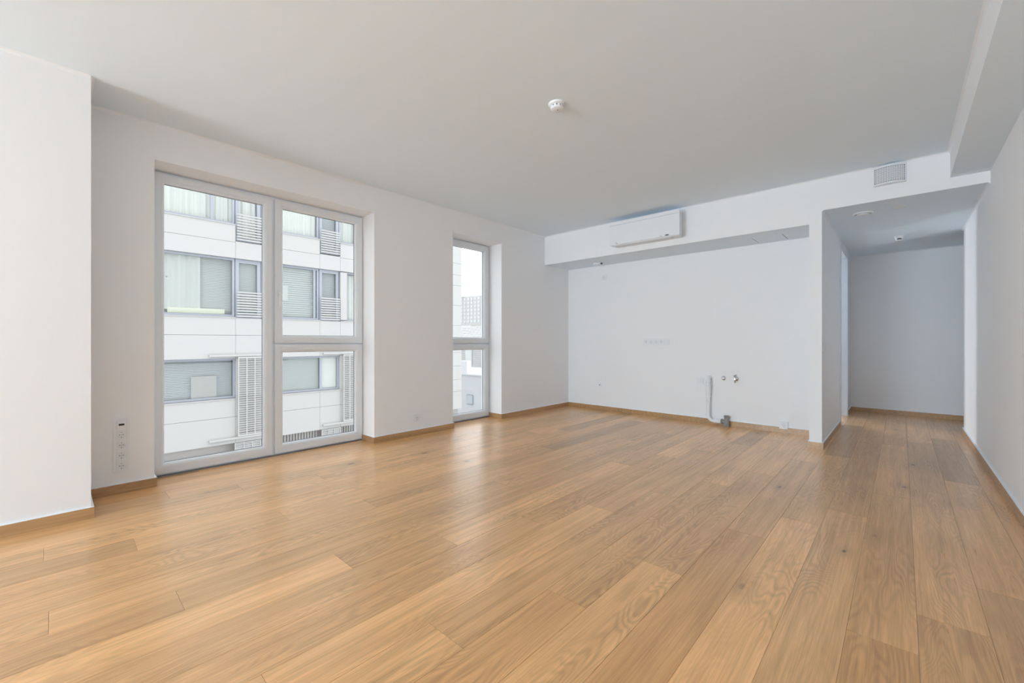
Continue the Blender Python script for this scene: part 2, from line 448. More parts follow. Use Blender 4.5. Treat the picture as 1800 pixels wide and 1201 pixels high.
# ------------------------------------------------------------------ windows
def ring_frame(m, y0, y1, z0, z1, x0, x1, w, wb=None, cham=0.0):
    """rectangular frame in the yz plane, members w wide (wb at the bottom), mitred, front face at x1"""
    wb = w if wb is None else wb
    O = [(y0,z0),(y1,z0),(y1,z1),(y0,z1)]; I = [(y0+w,z0+wb),(y1-w,z0+wb),(y1-w,z1-w),(y0+w,z1-w)]
    c = cham
    If = [(y0+w-c,z0+wb-c),(y1-w+c,z0+wb-c),(y1-w+c,z1-w+c),(y0+w-c,z1-w+c)]
    V = lambda L, x: [m.bm.verts.new((x, p[0], p[1])) for p in L]
    Of, Ob, Ii, Ib = V(O, x1), V(O, x0), V(If, x1), V(I, x0)
    Im = V(I, x1-c) if c else Ii
    for i in range(4):
        j = (i+1) % 4
        m._f([Of[i], Of[j], Ii[j], Ii[i]]); m._f([Ob[i], Ib[i], Ib[j], Ob[j]])
        m._f([Of[i], Ob[i], Ob[j], Of[j]])
        if c: m._f([Ii[i], Ii[j], Im[j], Im[i]])
        m._f([Im[i], Im[j], Ib[j], Ib[i]])
def sash(parent, y0, y1, z0, z1, w, wb=None, xf=XG, caps=()):
    """one glazed leaf: frame part with bead, gasket and pane below it"""
    wb = w if wb is None else wb
    m = MB(); ring_frame(m, y0, y1, z0, z1, xf-0.06, xf, w-0.016, wb-0.016, 0.004)
    s = m.build('sash', M['pvc'], parent)
    m = MB(); ring_frame(m, y0+w-0.016, y1-w+0.016, z0+wb-0.016, z1-w+0.016, xf-0.045, xf-0.004, 0.016, 0.016, 0.012)
    m.build('glazing_bead', M['pvc'], s)
    m = MB(); ring_frame(m, y0+w-0.003, y1-w+0.003, z0+wb-0.003, z1-w+0.003, xf-0.052, xf-0.044, 0.006, 0.006)
    m.build('gasket', M['gasket'], s)
    m = MB(); m.box(xf-0.050, xf-0.046, y0+w-0.001, y1-w+0.001, z0+wb-0.001, z1-w+0.001)
    m.build('pane', M['glass'], s)
    for (cy, cz) in caps:
        m = MB(); m.lathe([(0.005, 0), (0.005, 0.001), (0.003, 0.002), (0, 0.0022)], (xf, cy, cz), 'x', 12)
        m.build('screw_cap', M['plastic'], s)
    return s
# tall double window
w1 = struct(empty('window_1', (0,0,0)), 'tall white double window reaching the floor')
m = MB()
ring_frame(m, 0.498, 2.240, 0.006, 2.372, XG-0.085, XG-0.024, 0.075, 0.06)
m.box(XG-0.084, XG-0.020, 1.335, 1.40, 0.0065, 2.371)
m.box(XG-0.083, XG-0.021, 1.38, 2.20, 0.985, 1.06)
m.build('frame', M['pvc'], w1)
sash(w1, 0.517, 1.352, 0.020, 2.346, 0.070, 0.080, caps=((0.60, 1.55), (0.54, 0.9), (0.85, 2.315), (1.31, 2.2), (1.325, 1.7), (1.325, 0.95), (1.325, 0.3), (0.95, 0.06)))
sash(w1, 1.373, 2.222, 1.030, 2.346, 0.070, 0.070)
sash(w1, 1.373, 2.222, 0.020, 1.016, 0.070, 0.080, caps=((1.75, 0.98), (1.40, 0.9), (1.40, 0.3), (1.75, 0.06)))
h = empty('handle', (XG, 1.405, 1.485)); h.parent = w1
m = MB(); m.bbox(0.0, 0.010, -0.014, 0.014, -0.032, 0.032, 0.003); m.build('handle_base', M['plastic'], h)
m = MB(); m.tube([(0.008,0,0), (0.030,0,0), (0.038,0,-0.005), (0.042,0.001,-0.02), (0.044,0.002,-0.06), (0.040,0.002,-0.118)], [0.009,0.009,0.009,0.010,0.010,0.008], 12)
m.build('lever', M['plastic'], h)
m = MB(); m.box(XG-0.07, XG+0.004, 0.50, 2.226, -0.012, 0.006); m.build('threshold', M['alu'], w1)
# narrow window
w2 = struct(empty('window_2', (0,0,0)), 'narrow white window reaching the floor')
m = MB()
ring_frame(m, 3.245, 4.109, 0.006, 2.372, XG-0.085, XG-0.024, 0.075, 0.06)
m.box(XG-0.084, XG-0.021, 3.28, 4.07, 0.985, 1.06)
m.build('frame', M['pvc'], w2)
sash(w2, 3.262, 4.088, 1.022, 2.346, 0.072, 0.070, caps=((4.05, 1.9),))
sash(w2, 3.262, 4.088, 0.020, 1.004, 0.072, 0.080, caps=((3.7, 0.965),))
m = MB(); m.box(XG-0.07, XG+0.012, 3.26, 4.095, -0.012, 0.007); m.build('threshold', M['alu'], w2)
# side room window, and the unseen rear window added for the fill lamp
w3 = struct(empty('window_3'), 'window of the side room')
m = MB(); ring_frame(m, 8.97, 9.79, 0.0, 2.362, XG-0.075, XG, 0.09); m.build('frame', M['pvc'], w3)
m = MB(); m.box(XG-0.05, XG-0.046, 9.05, 9.71, 0.08, 2.28); m.build('pane', M['glass'], w3)
w4 = struct(empty('window_4'), 'added unseen window behind the viewpoint')
m = MB()
m.box(RX0, RX1, YR-0.26, YR-0.19, 0, 0.07); m.box(RX0, RX1, YR-0.26, YR-0.19, RZ-0.07, RZ)
for xx in (RX0, -2.62, RX1-0.07): m.box(xx, xx+0.07, YR-0.26, YR-0.19, 0.07, RZ-0.07)
m.build('frame', M['pvc'], w4)
for xa, xb_ in ((RX0+0.07, -2.62), (-2.55, RX1-0.07)):
    m = MB(); m.box(xa, xb_, YR-0.23, YR-0.226, 0.07, RZ-0.07); m.build('pane', M['glass'], w4)

# ------------------------------------------------------------------ corridor door opening
d1 = struct(empty('door_1'), 'white door frame on the corridor side')
m = MB()
m.box(XP, XP+0.012, 6.605, DO0+0.008, 0, ZC-0.004); m.box(XP, XP+0.012, DO1-0.008, 7.64, 0, ZC-0.004)
m.box(XP, XP+0.012, DO0+0.008, DO1-0.008, DOZ-0.008, ZC-0.004)
m.build('casing', M['pvc'], d1)
m = MB()
m.box(XPL, XP+0.006, DO0, DO0+0.02, 0, DOZ); m.box(XPL, XP+0.006, DO1-0.02, DO1, 0, DOZ); m.box(XPL, XP+0.006, DO0+0.02, DO1-0.02, DOZ-0.02, DOZ)
m.box(XPL+0.02, XPL+0.035, DO1-0.03, DO1-0.02, 0, DOZ-0.02)
m.build('jamb', M['pvc'], d1)
for z in (1.95, 1.45, 0.98, 0.30):
    m = MB(); m.lathe([(0.006,0),(0.006,0.001),(0,0.0015)], (XP-0.03, DO1-0.02, z), '-y', 12); m.build('screw_cap', M['plastic'], d1)

# ------------------------------------------------------------------ sockets and switches (face -Y, origin at plate centre on the wall)
def sq_hole(m, s, r, y, n=32):
    """square of half size s at depth y with a round hole of radius r; returns hole ring"""
    A, Bv = [], []
    for i in range(n):
        a = 2*PI*i/n; c, d = math.cos(a), math.sin(a); k = s/max(abs(c), abs(d))
        A.append(m.bm.verts.new((c*k, y, d*k))); Bv.append(m.bm.verts.new((c*r, y, d*r)))
    for i in range(n):
        j = (i+1) % n; m._f([A[i], A[j], Bv[j], Bv[i]])
    return A, Bv
PR = {}
def socket_insert(parent, x, z, rot=0.0):
    if 'ins' not in PR:
        m = MB(); n = 32
        A, Bv = sq_hole(m, 0.0272, 0.0195, -0.0115, n)
        D = [m.bm.verts.new((v.co.x*0.96, -0.0015, v.co.z*0.96)) for v in Bv]
        E = [m.bm.verts.new((v.co.x, -0.001, v.co.z)) for v in A]
        for i in range(n):
            j = (i+1) % n; m._f([Bv[i], Bv[j], D[j], D[i]], True); m._f([A[i], E[i], E[j], A[j]])
        m._f(D)
        PR['ins'] = m.build('socket_insert', M['plastic'], parent, (x, 0, z))
        m = MB(); m.lathe([(0.0026, 0), (0.0026, 0.0006), (0, 0.0006)], (0, 0, 0), '-y', 12)
        PR['hole'] = m.build('pin_hole', M['dark'], PR['ins'], (-0.0095, -0.0015, 0))
        share(PR['hole'], PR['ins'], (0.0095, -0.0015, 0))
        m = MB(); m.box(-0.003, 0.003, -0.0110, -0.0015, -0.0022, 0.0); PR['clip'] = m.build('earth_clip', M['slot'], PR['ins'], (0, 0, 0.0192))
        share(PR['clip'], PR['ins'], (0, 0, -0.0170))
        PR['ins'].rotation_euler = (0, rot, 0)
        m = MB(); m.lathe([(0.002, 0), (0.002, 0.002), (0, 0.002)], (0, 0, 0), '-y', 10); PR['scr'] = m.build('screw', M['slot'], PR['ins'], (0, -0.0015, 0))
        return PR['ins']
    o = share(PR['ins'], parent, (x, 0, z)); o.rotation_euler = (0, rot, 0)
    share(PR['hole'], o, (-0.0095, -0.0015, 0)); share(PR['hole'], o, (0.0095, -0.0015, 0))
    share(PR['clip'], o, (0, 0, 0.0192)); share(PR['clip'], o, (0, 0, -0.0170)); share(PR['scr'], o, (0, -0.0015, 0))
    return o
def rocker(parent, x, z):
    m = MB(); m.prism([(-0.001, -0.0272), (-0.0135, -0.0272), (-0.0105, 0.0272), (-0.001, 0.0272)], 'x', -0.0272, 0.0272)
    return m.build('rocker', M['plastic'], parent, (x, 0, z))
def plate(parent, n, vertical):
    """cover frame with n square openings"""
    g = 0.0715; half = (n-1)*g/2; e = 0.0408; o = 0.0278; d = -0.0095
    m = MB()
    def bar(a0, a1, c0, c1):   # a: along, c: across
        if vertical: m.bbox(c0, c1, d, 0, a0, a1, 0.0012)
        else: m.bbox(a0, a1, d, 0, c0, c1, 0.0012)
    bar(-half-e, half+e, o, e); bar(-half-e, half+e, -e, -o)
    for i in range(n+1):
        c = -half - g/2 + g*i
        lo = -half-e if i == 0 else c-(g/2-o); hi = half+e if i == n else c+(g/2-o)
        bar(lo, hi, -o, o)
    return m.build('cover_frame', M['plastic'], parent), [-half + g*i for i in range(n)]

# vertical five-gang strip between pier and window
t = thing('socket_strip', 'tall white five-way socket strip with a black charging port at the top', 'socket', (XW, 0.322, 0.330), PI/2)
_, cs = plate(t, 5, True)
for i, z in enumerate(cs):
    if i < 4: socket_insert(t, 0, z)
    else:
        m = MB(); m.bbox(-0.0272, 0.0272, -0.0115, -0.001, -0.0272, 0.0272, 0.0008); ins = m.build('port_insert', M['plastic'], t, (0, 0, z))
        m = MB(); m.box(-0.0145, 0.0145, -0.0122, -0.011, -0.0065, 0.0065); m.build('charging_port', M['dark'], ins)
t = thing('wall_socket', 'single white socket low on the wall between the two windows', 'socket', (XW, 2.742, 0.193), PI/2)
plate(t, 1, False); socket_insert(t, 0, 0)
t = thing('socket_strip', 'white horizontal strip of four sockets and a switch on the kitchen wall', 'socket', (-2.493, YK, 1.034))
_, cs = plate(t, 5, False)
for i, x in enumerate(cs):
    if i < 4: socket_insert(t, x, 0)
    else: rocker(t, x, 0)
t = thing('wall_socket', 'single white socket high on the kitchen wall under the bulkhead', 'socket', (-3.308, YK, 2.005))
plate(t, 1, False); socket_insert(t, 0, 0)
t = thing('wall_socket', 'single white socket overlapping the kitchen baseboard beside the partition', 'socket', (-0.988, YK-0.0135, 0.090))
m = MB(); m.bbox(-0.040, 0.040, -0.001, 0.013, -0.040, 0.040, 0.001); m.build('back_box', M['plastic2'], t)
plate(t, 1, False); socket_insert(t, 0, 0)
t = thing('blank_plate', 'white blank cover plate on the wall just beside the drain pipe', 'cover plate', (-1.908, YK, 0.535))
plate(t, 1, False)
m = MB(); m.bbox(-0.0272, 0.0272, -0.0105, -0.001, -0.0272, 0.0272, 0.0008); m.build('blank_insert', M['plastic'], t)
m = MB(); m.box(0.010, 0.013, -0.0122, -0.010, -0.020, 0.020); m.build('rib', M['plastic2'], t)
t = thing('light_switch', 'white light switch on the corridor face of the slim partition', 'switch', (XP, 5.20, 0.985), PI/2)
_, cs = plate(t, 2, False)
for x in cs: rocker(t, x, 0)
# cable outlet
t = thing('cable_outlet', 'small round white cable outlet low on the kitchen wall', 'cable outlet', (-3.373, YK, 0.388))
m = MB(); m.lathe([(0.040, 0), (0.040, 0.003), (0.037, 0.005), (0.010, 0.006), (0.008, 0.004), (0, 0.004)], (0,0,0), '-y', 32); m.build('cover_disc', M['wall'], t)
m = MB(); m.tube([(0, 0, -0.002), (-0.001, -0.010, -0.003), (-0.006, -0.018, -0.007), (-0.011, -0.022, -0.012)], 0.004, 8); m.build('cable_stub', M['slot'], t)

# ------------------------------------------------------------------ drain pipe and water valves
t = thing('drain_pipe', 'white plastic drain pipe with a grey tee standing by the kitchen wall', 'pipe', (-1.792, YK-0.055, 0))
m = MB()
m.tube([(0, 0.052, 0.585), (0, 0.022, 0.585), (0, 0.008, 0.582), (0, 0.0, 0.570), (0, 0, 0.555), (0, 0, 0.53)], 0.026, 24)
m.build('top_elbow', M['plastic'], t)
def sleeve(z0, z1, r, nm='sleeve'):
    m = MB(); m.lathe([(0.018, z0), (r-0.003, z0), (r, z0+0.003), (r, z1-0.003), (r-0.003, z1), (0.018, z1)], (0,0,0), 'z', 28)
    return m.build(nm, M['plastic'], t)
sleeve(0.535, 0.556, 0.032, 'collar'); sleeve(0.490, 0.520, 0.035, 'collar')
sleeve(0.385, 0.490, 0.0305, 'sleeve'); sleeve(0.520, 0.535, 0.028, 'sleeve'); sleeve(0.340, 0.368, 0.030, 'collar'); sleeve(0.290, 0.308, 0.0255, 'collar')
sleeve(0.368, 0.385, 0.026, 'sleeve')
m = MB()
m.tube([(0, 0, 0.36), (0.001, 0, 0.12), (0.003, 0, 0.098), (0.014, 0, 0.078), (0.034, 0, 0.058), (0.048, 0, 0.053), (0.06, 0, 0.052), (0.20, 0, 0.054)], 0.0205, 24)
m.build('pipe', M['plastic'], t)
m = MB(); m.lathe([(0.015, 0), (0.026, 0), (0.026, 0.085), (0.015, 0.085)], (0.062, 0, 0.053), 'x', 28); m.build('joint_sleeve', M['plastic'], t)
tee = empty('tee', (0.214, 0, 0)); tee.parent = t
m = MB()
m.lathe([(0.0, 0), (0.031, 0), (0.033, 0.004), (0.033, 0.032), (0.029, 0.036), (0.0265, 0.04), (0.0265, 0.112), (0.031, 0.116), (0.032, 0.119), (0.032, 0.129), (0.029, 0.133), (0.024, 0.133), (0.023, 0.10), (0, 0.10)], (0,0,0), 'z', 28)
m.build('tee_body', M['greyp'], tee)
m = MB()
m.lathe([(0.022, 0.0), (0.0245, 0.0), (0.0245, 0.045), (0.030, 0.048), (0.0315, 0.052), (0.0315, 0.060), (0.029, 0.063), (0.021, 0.063)], (0, 0, 0.056), '-x', 28)
m.build('tee_branch', M['greyp'], tee)
def escutcheon(t, r=0.026):
    m = MB(); m.lathe([(r, 0), (r, 0.002), (r*0.9, 0.007), (r*0.6, 0.012), (r*0.42, 0.014), (0, 0.014)], (0,0,0), '-y', 32)
    return m.build('escutcheon', M['chrome'], t)
t = thing('water_outlet', 'capped round chrome water outlet on the kitchen wall', 'water outlet', (-1.628, YK, 0.586))
escutcheon(t, 0.028)
m = MB(); m.lathe([(0.012, 0.012), (0.012, 0.026), (0.010, 0.030), (0.0, 0.030)], (0,0,0), '-y', 6, True); m.build('end_cap', M['chrome2'], t)
t = thing('water_valve', 'chrome angle valve with a handle on the kitchen wall', 'valve', (-1.486, YK, 0.586))
escutcheon(t, 0.030)
m = MB(); m.lathe([(0.011, 0.010), (0.011, 0.032), (0.014, 0.034), (0.014, 0.060), (0.010, 0.064), (0, 0.064)], (0,0,0), '-y', 20); m.build('valve_body', M['chrome'], t)
m = MB(); m.lathe([(0.012, 0.0), (0.012, 0.020), (0.008, 0.026), (0.007, 0.046), (0, 0.046)], (0, -0.048, 0), '-z', 20); m.build('spout', M['chrome2'], t)
hd = empty('handle'); hd.parent = t
m = MB(); m.lathe([(0.006, 0.0), (0.006, 0.026), (0, 0.026)], (0, -0.048, 0.010), 'z', 14); m.build('stem', M['chrome2'], hd)
m = MB(); m.tube([(-0.014, -0.056, 0.034), (-0.004, -0.050, 0.037), (0.008, -0.044, 0.045), (0.010, -0.044, 0.056)], [0.007, 0.008, 0.006, 0.005], 12); m.build('lever', M['chrome2'], hd)

# ------------------------------------------------------------------ air conditioner on the bulkhead
AX0, AX1, AY0, AZ0, AZ1 = -2.766, -1.868, 4.850, 2.266, 2.562
t = thing('air_conditioner', 'white wall-hung air conditioner high on the bulkhead', 'air conditioner', (0, 0, 0))
m = MB()      # body narrows slightly towards the wall
prof = [(YB, AZ0+0.004), (YB, AZ1-0.006), (YB-0.02, AZ1-0.003), (AY0+0.016, AZ1-0.003), (AY0+0.010, AZ1-0.012), (AY0+0.010, AZ0+0.010), (AY0+0.018, AZ0+0.001), (AY0+0.10, AZ0)]
def ax_l(y): return AX0 + 0.004 + 0.030*((y-AY0)/(YB-AY0))
def ax_r(y): return AX1 - 0.004 - 0.034*((y-AY0)/(YB-AY0))
A = [m.bm.verts.new((ax_l(y), y, z)) for y, z in prof]; Bv = [m.bm.verts.new((ax_r(y), y, z)) for y, z in prof]
m._f(A); m._f(Bv[::-1])
for i in range(len(prof)):
    j = (i+1) % len(prof); m._f([A[i], Bv[i], Bv[j], A[j]])
m.build('body', M['plastic'], t)
m = MB(); m.bbox(AX0, AX1, AY0, AY0+0.010, AZ0+0.006, AZ1-0.046, 0.003); m.build('front_panel', M['plastic'], t)
m = MB(); m.bbox(AX0, AX1, AY0-0.001, AY0+0.015, AZ1-0.042, AZ1, 0.003); m.build('top_strip', M['plastic'], t)
m = MB(); m.bbox(AX0+0.06, AX1-0.10, AY0+0.024, AY0+0.110, AZ0-0.005, AZ0+0.003, 0.0015); m.build('louvre', M['plastic2'], t)
m = MB(); m.box(AX1-0.165, AX1-0.125, AY0-0.0008, AY0+0.004, AZ0+0.012, AZ0+0.026); m.build('display', M['slot'], t)
m = MB(); m.box(AX1-0.230, AX1-0.205, AY0-0.0006, AY0+0.004, AZ0+0.016, AZ0+0.021); m.build('status_light', M['alu'], t)
m = MB(); m.prism([(AX0+0.085, AZ0+0.030), (AX0+0.093, AZ0+0.032), (AX0+0.120, AZ0+0.020), (AX0+0.112, AZ0+0.018)], 'y', AY0-0.0006, AY0+0.004); m.build('maker_mark', M['slot'], t)

# ------------------------------------------------------------------ bowed ventilation grille near the ceiling
t = thing('vent_grille', 'bowed white perforated ventilation grille close under the ceiling', 'vent', (-0.080, YB, 2.522))
GW, GH, BOW = 0.108, 0.083, 0.042
def gy(x): return -0.012 - BOW*(1-(x/GW)**2)
m = MB(); ns = 16
def curved_bar(m, xa, xb_, za, zb_, t0=0.004, n=16, dy=0.0):
    xs = [xa+(xb_-xa)*i/n for i in range(n+1)]
    F = [[m.bm.verts.new((x, gy(x)+dy, z)) for z in (za, zb_)] for x in xs]
    K = [[m.bm.verts.new((x, gy(x)+dy+t0, z)) for z in (za, zb_)] for x in xs]
    for i in range(n):
        m._f([F[i][0], F[i+1][0], F[i+1][1], F[i][1]], True); m._f([K[i][0], K[i][1], K[i+1][1], K[i+1][0]], True)
        m._f([F[i][0], K[i][0], K[i+1][0], F[i+1][0]]); m._f([F[i][1], F[i+1][1], K[i+1][1], K[i][1]])
    m._f([F[0][0], F[0][1], K[0][1], K[0][0]]); m._f([F[n][0], K[n][0], K[n][1], F[n][1]])
curved_bar(m, -GW, GW, GH-0.016, GH); curved_bar(m, -GW, GW, -GH, -GH+0.016)
curved_bar(m, -GW, -GW+0.007, -GH+0.016, GH-0.016, n=2); curved_bar(m, GW-0.007, GW, -GH+0.016, GH-0.016, n=2)
m.build('rim', M['plastic'], t)
m = MB()
for i in range(1, 18):
    x = -GW+0.007 + (2*GW-0.014)*i/18
    curved_bar(m, x-0.0030, x+0.0030, -GH+0.016, GH-0.016, 0.003, 1, 0.0003)
for i in range(1, 11):
    z = -GH+0.016 + (2*GH-0.032)*i/11
    curved_bar(m, -GW+0.007, GW-0.007, z-0.0030, z+0.0030, 0.003, 16, 0.0006)
o = m.build('perforated_mesh', M['plastic'], t); o['kind'] = 'stuff'
m = MB(); curved_bar(m, -GW+0.004, GW-0.004, -GH+0.010, GH-0.010, 0.002, 16, 0.012); m.build('dark_backing', M['slot'], t)  # dark backing plate so the holes read dark
m = MB()
m.box(-GW, GW, -0.013, 0, -GH, -GH+0.003); m.box(-GW, GW, -0.013, 0, GH-0.003, GH); m.box(-GW, -GW+0.003, -0.013, 0, -GH, GH); m.box(GW-0.003, GW, -0.013, 0, -GH, GH)
for sz in (-1, 1):
    n = 16; zz = sz*GH; z2 = sz*(GH-0.003)
    xs = [-GW + 2*GW*i/n for i in range(n+1)]
    A = [m.bm.verts.new((x, gy(x)+0.002, zz)) for x in xs]; Bv = [m.bm.verts.new((x, -0.010, zz)) for x in xs]
    for i in range(n): m._f([A[i], A[i+1], Bv[i+1], Bv[i]])
m.build('housing', M['plastic'], t)

# ------------------------------------------------------------------ detectors, lights and valves on the ceilings
t = thing('smoke_detector', 'round white smoke detector alone on the main ceiling', 'smoke detector', (-1.680, 2.262, H))
m = MB(); m.lathe([(0.055, 0), (0.055, 0.006), (0.050, 0.013), (0.040, 0.016), (0.038, 0.016)], (0,0,0), '-z', 40); m.build('base', M['plastic'], t)
m = MB(); m.lathe([(0.037, 0.014), (0.037, 0.027), (0.035, 0.027)], (0,0,0), '-z', 40); m.build('vent_ring', M['slot'], t)
m = MB(); m.lathe([(0.0, 0.026), (0.041, 0.026), (0.042, 0.030), (0.041, 0.037), (0.036, 0.041), (0.0, 0.042)], (0,0,0), '-z', 40); m.build('cap', M['plastic'], t)
for k in range(10):
    a = 2*PI*k/10
    if k in (1, 2): continue
    m = MB(); m.box(0.0365, 0.0405, -0.008, 0.008, -0.028, -0.014)
    o = m.build('rib', M['plastic'], t); o.rotation_euler = (0, 0, a)
m = MB(); m.lathe([(0.004, 0.0418), (0.004, 0.0426), (0, 0.0426)], (0.006, 0.0, 0), '-z', 12); m.build('test_button', M['slot'], t)

t = thing('motion_detector', 'white tapered detector with a dark lens on the corridor ceiling', 'detector', (-0.020, 6.90, ZC))
m = MB(); m.lathe([(0.052, 0), (0.052, 0.008), (0.047, 0.012), (0.0, 0.012)], (0,0,0), '-z', 36); m.build('base', M['plastic'], t)
m = MB(); m.lathe([(0.045, 0.011), (0.044, 0.020), (0.032, 0.050), (0.028, 0.053), (0.0, 0.054)], (0,0,0), '-z', 36); m.build('body', M['plastic'], t)
m = MB(); m.prism([(-0.024, -0.046), (0.024, -0.046), (0.014, -0.030), (-0.014, -0.030)], 'y', -0.041, -0.030); m.build('lens', M['slot'], t)

def downlight(y, label):
    t = thing('recessed_downlight', label, 'downlight', (-0.020, y, ZC), 0, 'recessed downlights in the corridor ceiling')
    m = MB(); m.lathe([(0.046, 0), (0.046, 0.002), (0.042, 0.004), (0.034, 0.003), (0.032, -0.004), (0.032, 0.001)], (0,0,0), '-z', 36); m.build('rim', M['plastic2'], t)
    m = MB(); m.lathe([(0.033, 0.0), (0.033, 0.0015), (0.0, 0.0022)], (0,0,0), '-z', 36); m.build('diffuser', M['plastic'], t)
downlight(5.40, 'round recessed downlight nearest the bulkhead, beside the large air valve')
downlight(6.41, 'round recessed downlight between the air valve and the tapered detector')
downlight(7.43, 'round recessed downlight beyond the tapered detector, by the corridor end wall')

t = thing('air_valve', 'large round white ventilation valve in the corridor ceiling', 'air valve', (-0.282, 5.425, ZC))
m = MB(); m.lathe([(0.080, 0), (0.079, 0.006), (0.070, 0.012), (0.062, 0.011), (0.058, 0.003), (0.058, 0.0)], (0,0,0), '-z', 40); m.build('rim', M['plastic'], t)
m = MB(); m.lathe([(0.057, 0.0), (0.057, 0.001), (0, 0.001)], (0,0,0), '-z', 40); m.build('throat', M['dark'], t)
m = MB(); m.lathe([(0.0, 0.004), (0.047, 0.004), (0.052, 0.010), (0.051, 0.015), (0.040, 0.019), (0.0, 0.021)], (0,0,0), '-z', 40); m.build('valve_disc', M['plastic'], t)

t = thing('leak_alarm', 'small flat white alarm under the bulkhead in the kitchen corner', 'detector', (-3.300, 5.44, ZB))
m = MB(); m.lathe([(0.062, 0), (0.062, 0.020), (0.056, 0.026), (0, 0.027)], (0,0,0), '-z', 36); m.build('housing', M['plastic'], t)
m = MB(); m.box(0.060, 0.080, -0.012, 0.012, -0.022, 0.0); m.build('side_clip', M['slot'], t)

t = thing('access_hatch', 'flush white access hatch in the bulkhead underside', 'hatch', (-1.082, 5.43, ZB))
m = MB(); m.box(-0.1405, 0.1405, -0.145, 0.145, -0.0022, 0.0); m.build('panel', M['ceil'], t)
for sx in (-1, 1):
    m = MB(); m.box(sx*0.1435-0.0022, sx*0.1435+0.0022, -0.145, 0.145, -0.0012, 0.0); m.build('gap', M['dark'], t)

# ------------------------------------------------------------------ the building across the street
XF = -16.8
ab = thing('apartment_building', 'white clad apartment building with ribbon windows seen through the tall double window', 'building', (XF, 5.0, -9.0))
def part(m, name, mat, parent=None):
    """world coordinates in, parented under the building without moving"""
    o = m.build(name, mat, parent or ab)
    o.matrix_parent_inverse = Matrix.Identity(4)
    return o
off = Vector((XF, 5.0, -9.0))
class LB(MB):
    """builder in world coordinates, written relative to the building's base"""
    def build(s, name, mats, parent=None, **k):
        bmesh.ops.translate(s.bm, verts=s.bm.verts, vec=-off)
        return MB.build(s, name, mats, parent, **k)
FY0, FY1 = -9.0, 14.38
m = LB(); m.box(XF-9, XF-0.62, FY0, FY1, -9, 16); m.build('core_wall', M['render'], ab)
def panel(y0, y1, z0, z1, d=0.0):
    m = LB(); m.bbox(XF-0.55, XF+d, y0+0.003, y1-0.003, z0+0.004, z1-0.004, 0.004); return m.build('cladding_panel', M['cladding'], ab)
DOORS = ((1.10-2.86, 1.92-2.86), (1.39, 1.39), (4.25, 5.07), (7.11, 7.93))
DOORS = ((4.25, 5.07), (7.11, 7.93))
SEG = [(FY0, -3.4), (-3.4, 0.6), (0.6, 4.25), (4.25, 5.07), (5.07, 7.11), (7.11, 7.93), (7.93, 11.2), (11.2, FY1)]
def is_door(a): return any(abs(a-d[0]) < 1e-3 for d in DOORS)
# cladding: level A window sill 5.05, head of B 3.88; B sill 1.87, head of C .45; C sill -.91, bottom -2.45; A head 7.05
for (zt, zs, zh) in ((5.05, 4.43, 3.88), (1.87, 1.24, 0.45)):
    for y0, y1 in SEG:
        if zt == 5.05 and is_door(y0): panel(y0, y1, zh, zs+0.04)
        elif zt > 4: panel(y0, y1, zs, zt-0.03); panel(y0, y1, zh, zs)
        else: panel(y0, y1, zs, zt-0.03 if not is_door(y0) else zs+0.60); panel(y0, y1, zh, zs)
for y0, y1 in SEG: panel(y0, y1, -1.55, -0.94); panel(y0, y1, -2.45, -1.55); panel(y0, y1, 7.05, 8.2); panel(y0, y1, 8.2, 9.0)
for z0, z1 in ((5.05-0.03, 7.05), (1.87-0.03, 3.88), (-0.94, 0.45)):
    panel(11.2, FY1, z0, (z0+z1)/2); panel(11.2, FY1, (z0+z1)/2, z1); panel(FY0, -3.4, z0, z1)
for zz in (5.05, 1.87, -0.91):
    for y0, y1 in SEG[1:7]:
        if zz > 0 and is_door(y0): continue
        m = LB(); m.box(XF-0.5, XF+0.03, y0, y1, zz-0.035, zz-0.01); m.build('sill_cap', M['cladding'], ab)
def fwindow(y0, y1, z0, z1, mulls=(), back='blind', xg=XF-0.14):
    """dark framed ribbon window: frame part with pane, mullions and what hangs behind"""
    m = LB()
    bmf = m
    fr = 0.07
    m.box(xg-0.05, xg+0.02, y0, y1, z0, z0+fr); m.box(xg-0.05, xg+0.02, y0, y1, z1-fr, z1)
    m.box(xg-0.05, xg+0.02, y0, y0+fr, z0+fr, z1-fr); m.box(xg-0.05, xg+0.02, y1-fr, y1, z0+fr, z1-fr)
    w = m.build('window', M['darkframe'], ab)
    for yy in mulls:
        m = LB(); m.box(xg-0.05, xg+0.02, yy-0.04, yy+0.04, z0+fr, z1-fr); m.build('mullion', M['darkframe'], w)
    m = LB(); m.box(xg-0.02, xg-0.012, y0+fr, y1-fr, z0+fr, z1-fr); m.build('pane', M['facadeglass'], w)
    return w
def curtain(w, y0, y1, z0, z1, mat='curtain', pitch=0.16, amp=0.035, x=XF-0.30, seed=1):
    rnd = random.Random(seed); n = max(8, int((y1-y0)/pitch*6))
    m = LB(); A, Bv = [], []
    ph = 0
    for i in range(n+1):
        y = y0+(y1-y0)*i/n; ph += (2*PI/6)*rnd.uniform(0.6, 1.4)
        xx = x + amp*math.sin(ph)
        A.append((xx, y)); 
    lo = [m.bm.verts.new((a[0], a[1], z0)) for a in A]; hi = [m.bm.verts.new((a[0], a[1], z1)) for a in A]
    lo2 = [m.bm.verts.new((a[0]-0.004, a[1], z0)) for a in A]; hi2 = [m.bm.verts.new((a[0]-0.004, a[1], z1)) for a in A]
    for i in range(n):
        m._f([lo[i], lo[i+1], hi[i+1], hi[i]], True); m._f([lo2[i], hi2[i], hi2[i+1], lo2[i+1]], True)
    return m.build('curtain', M[mat], w)
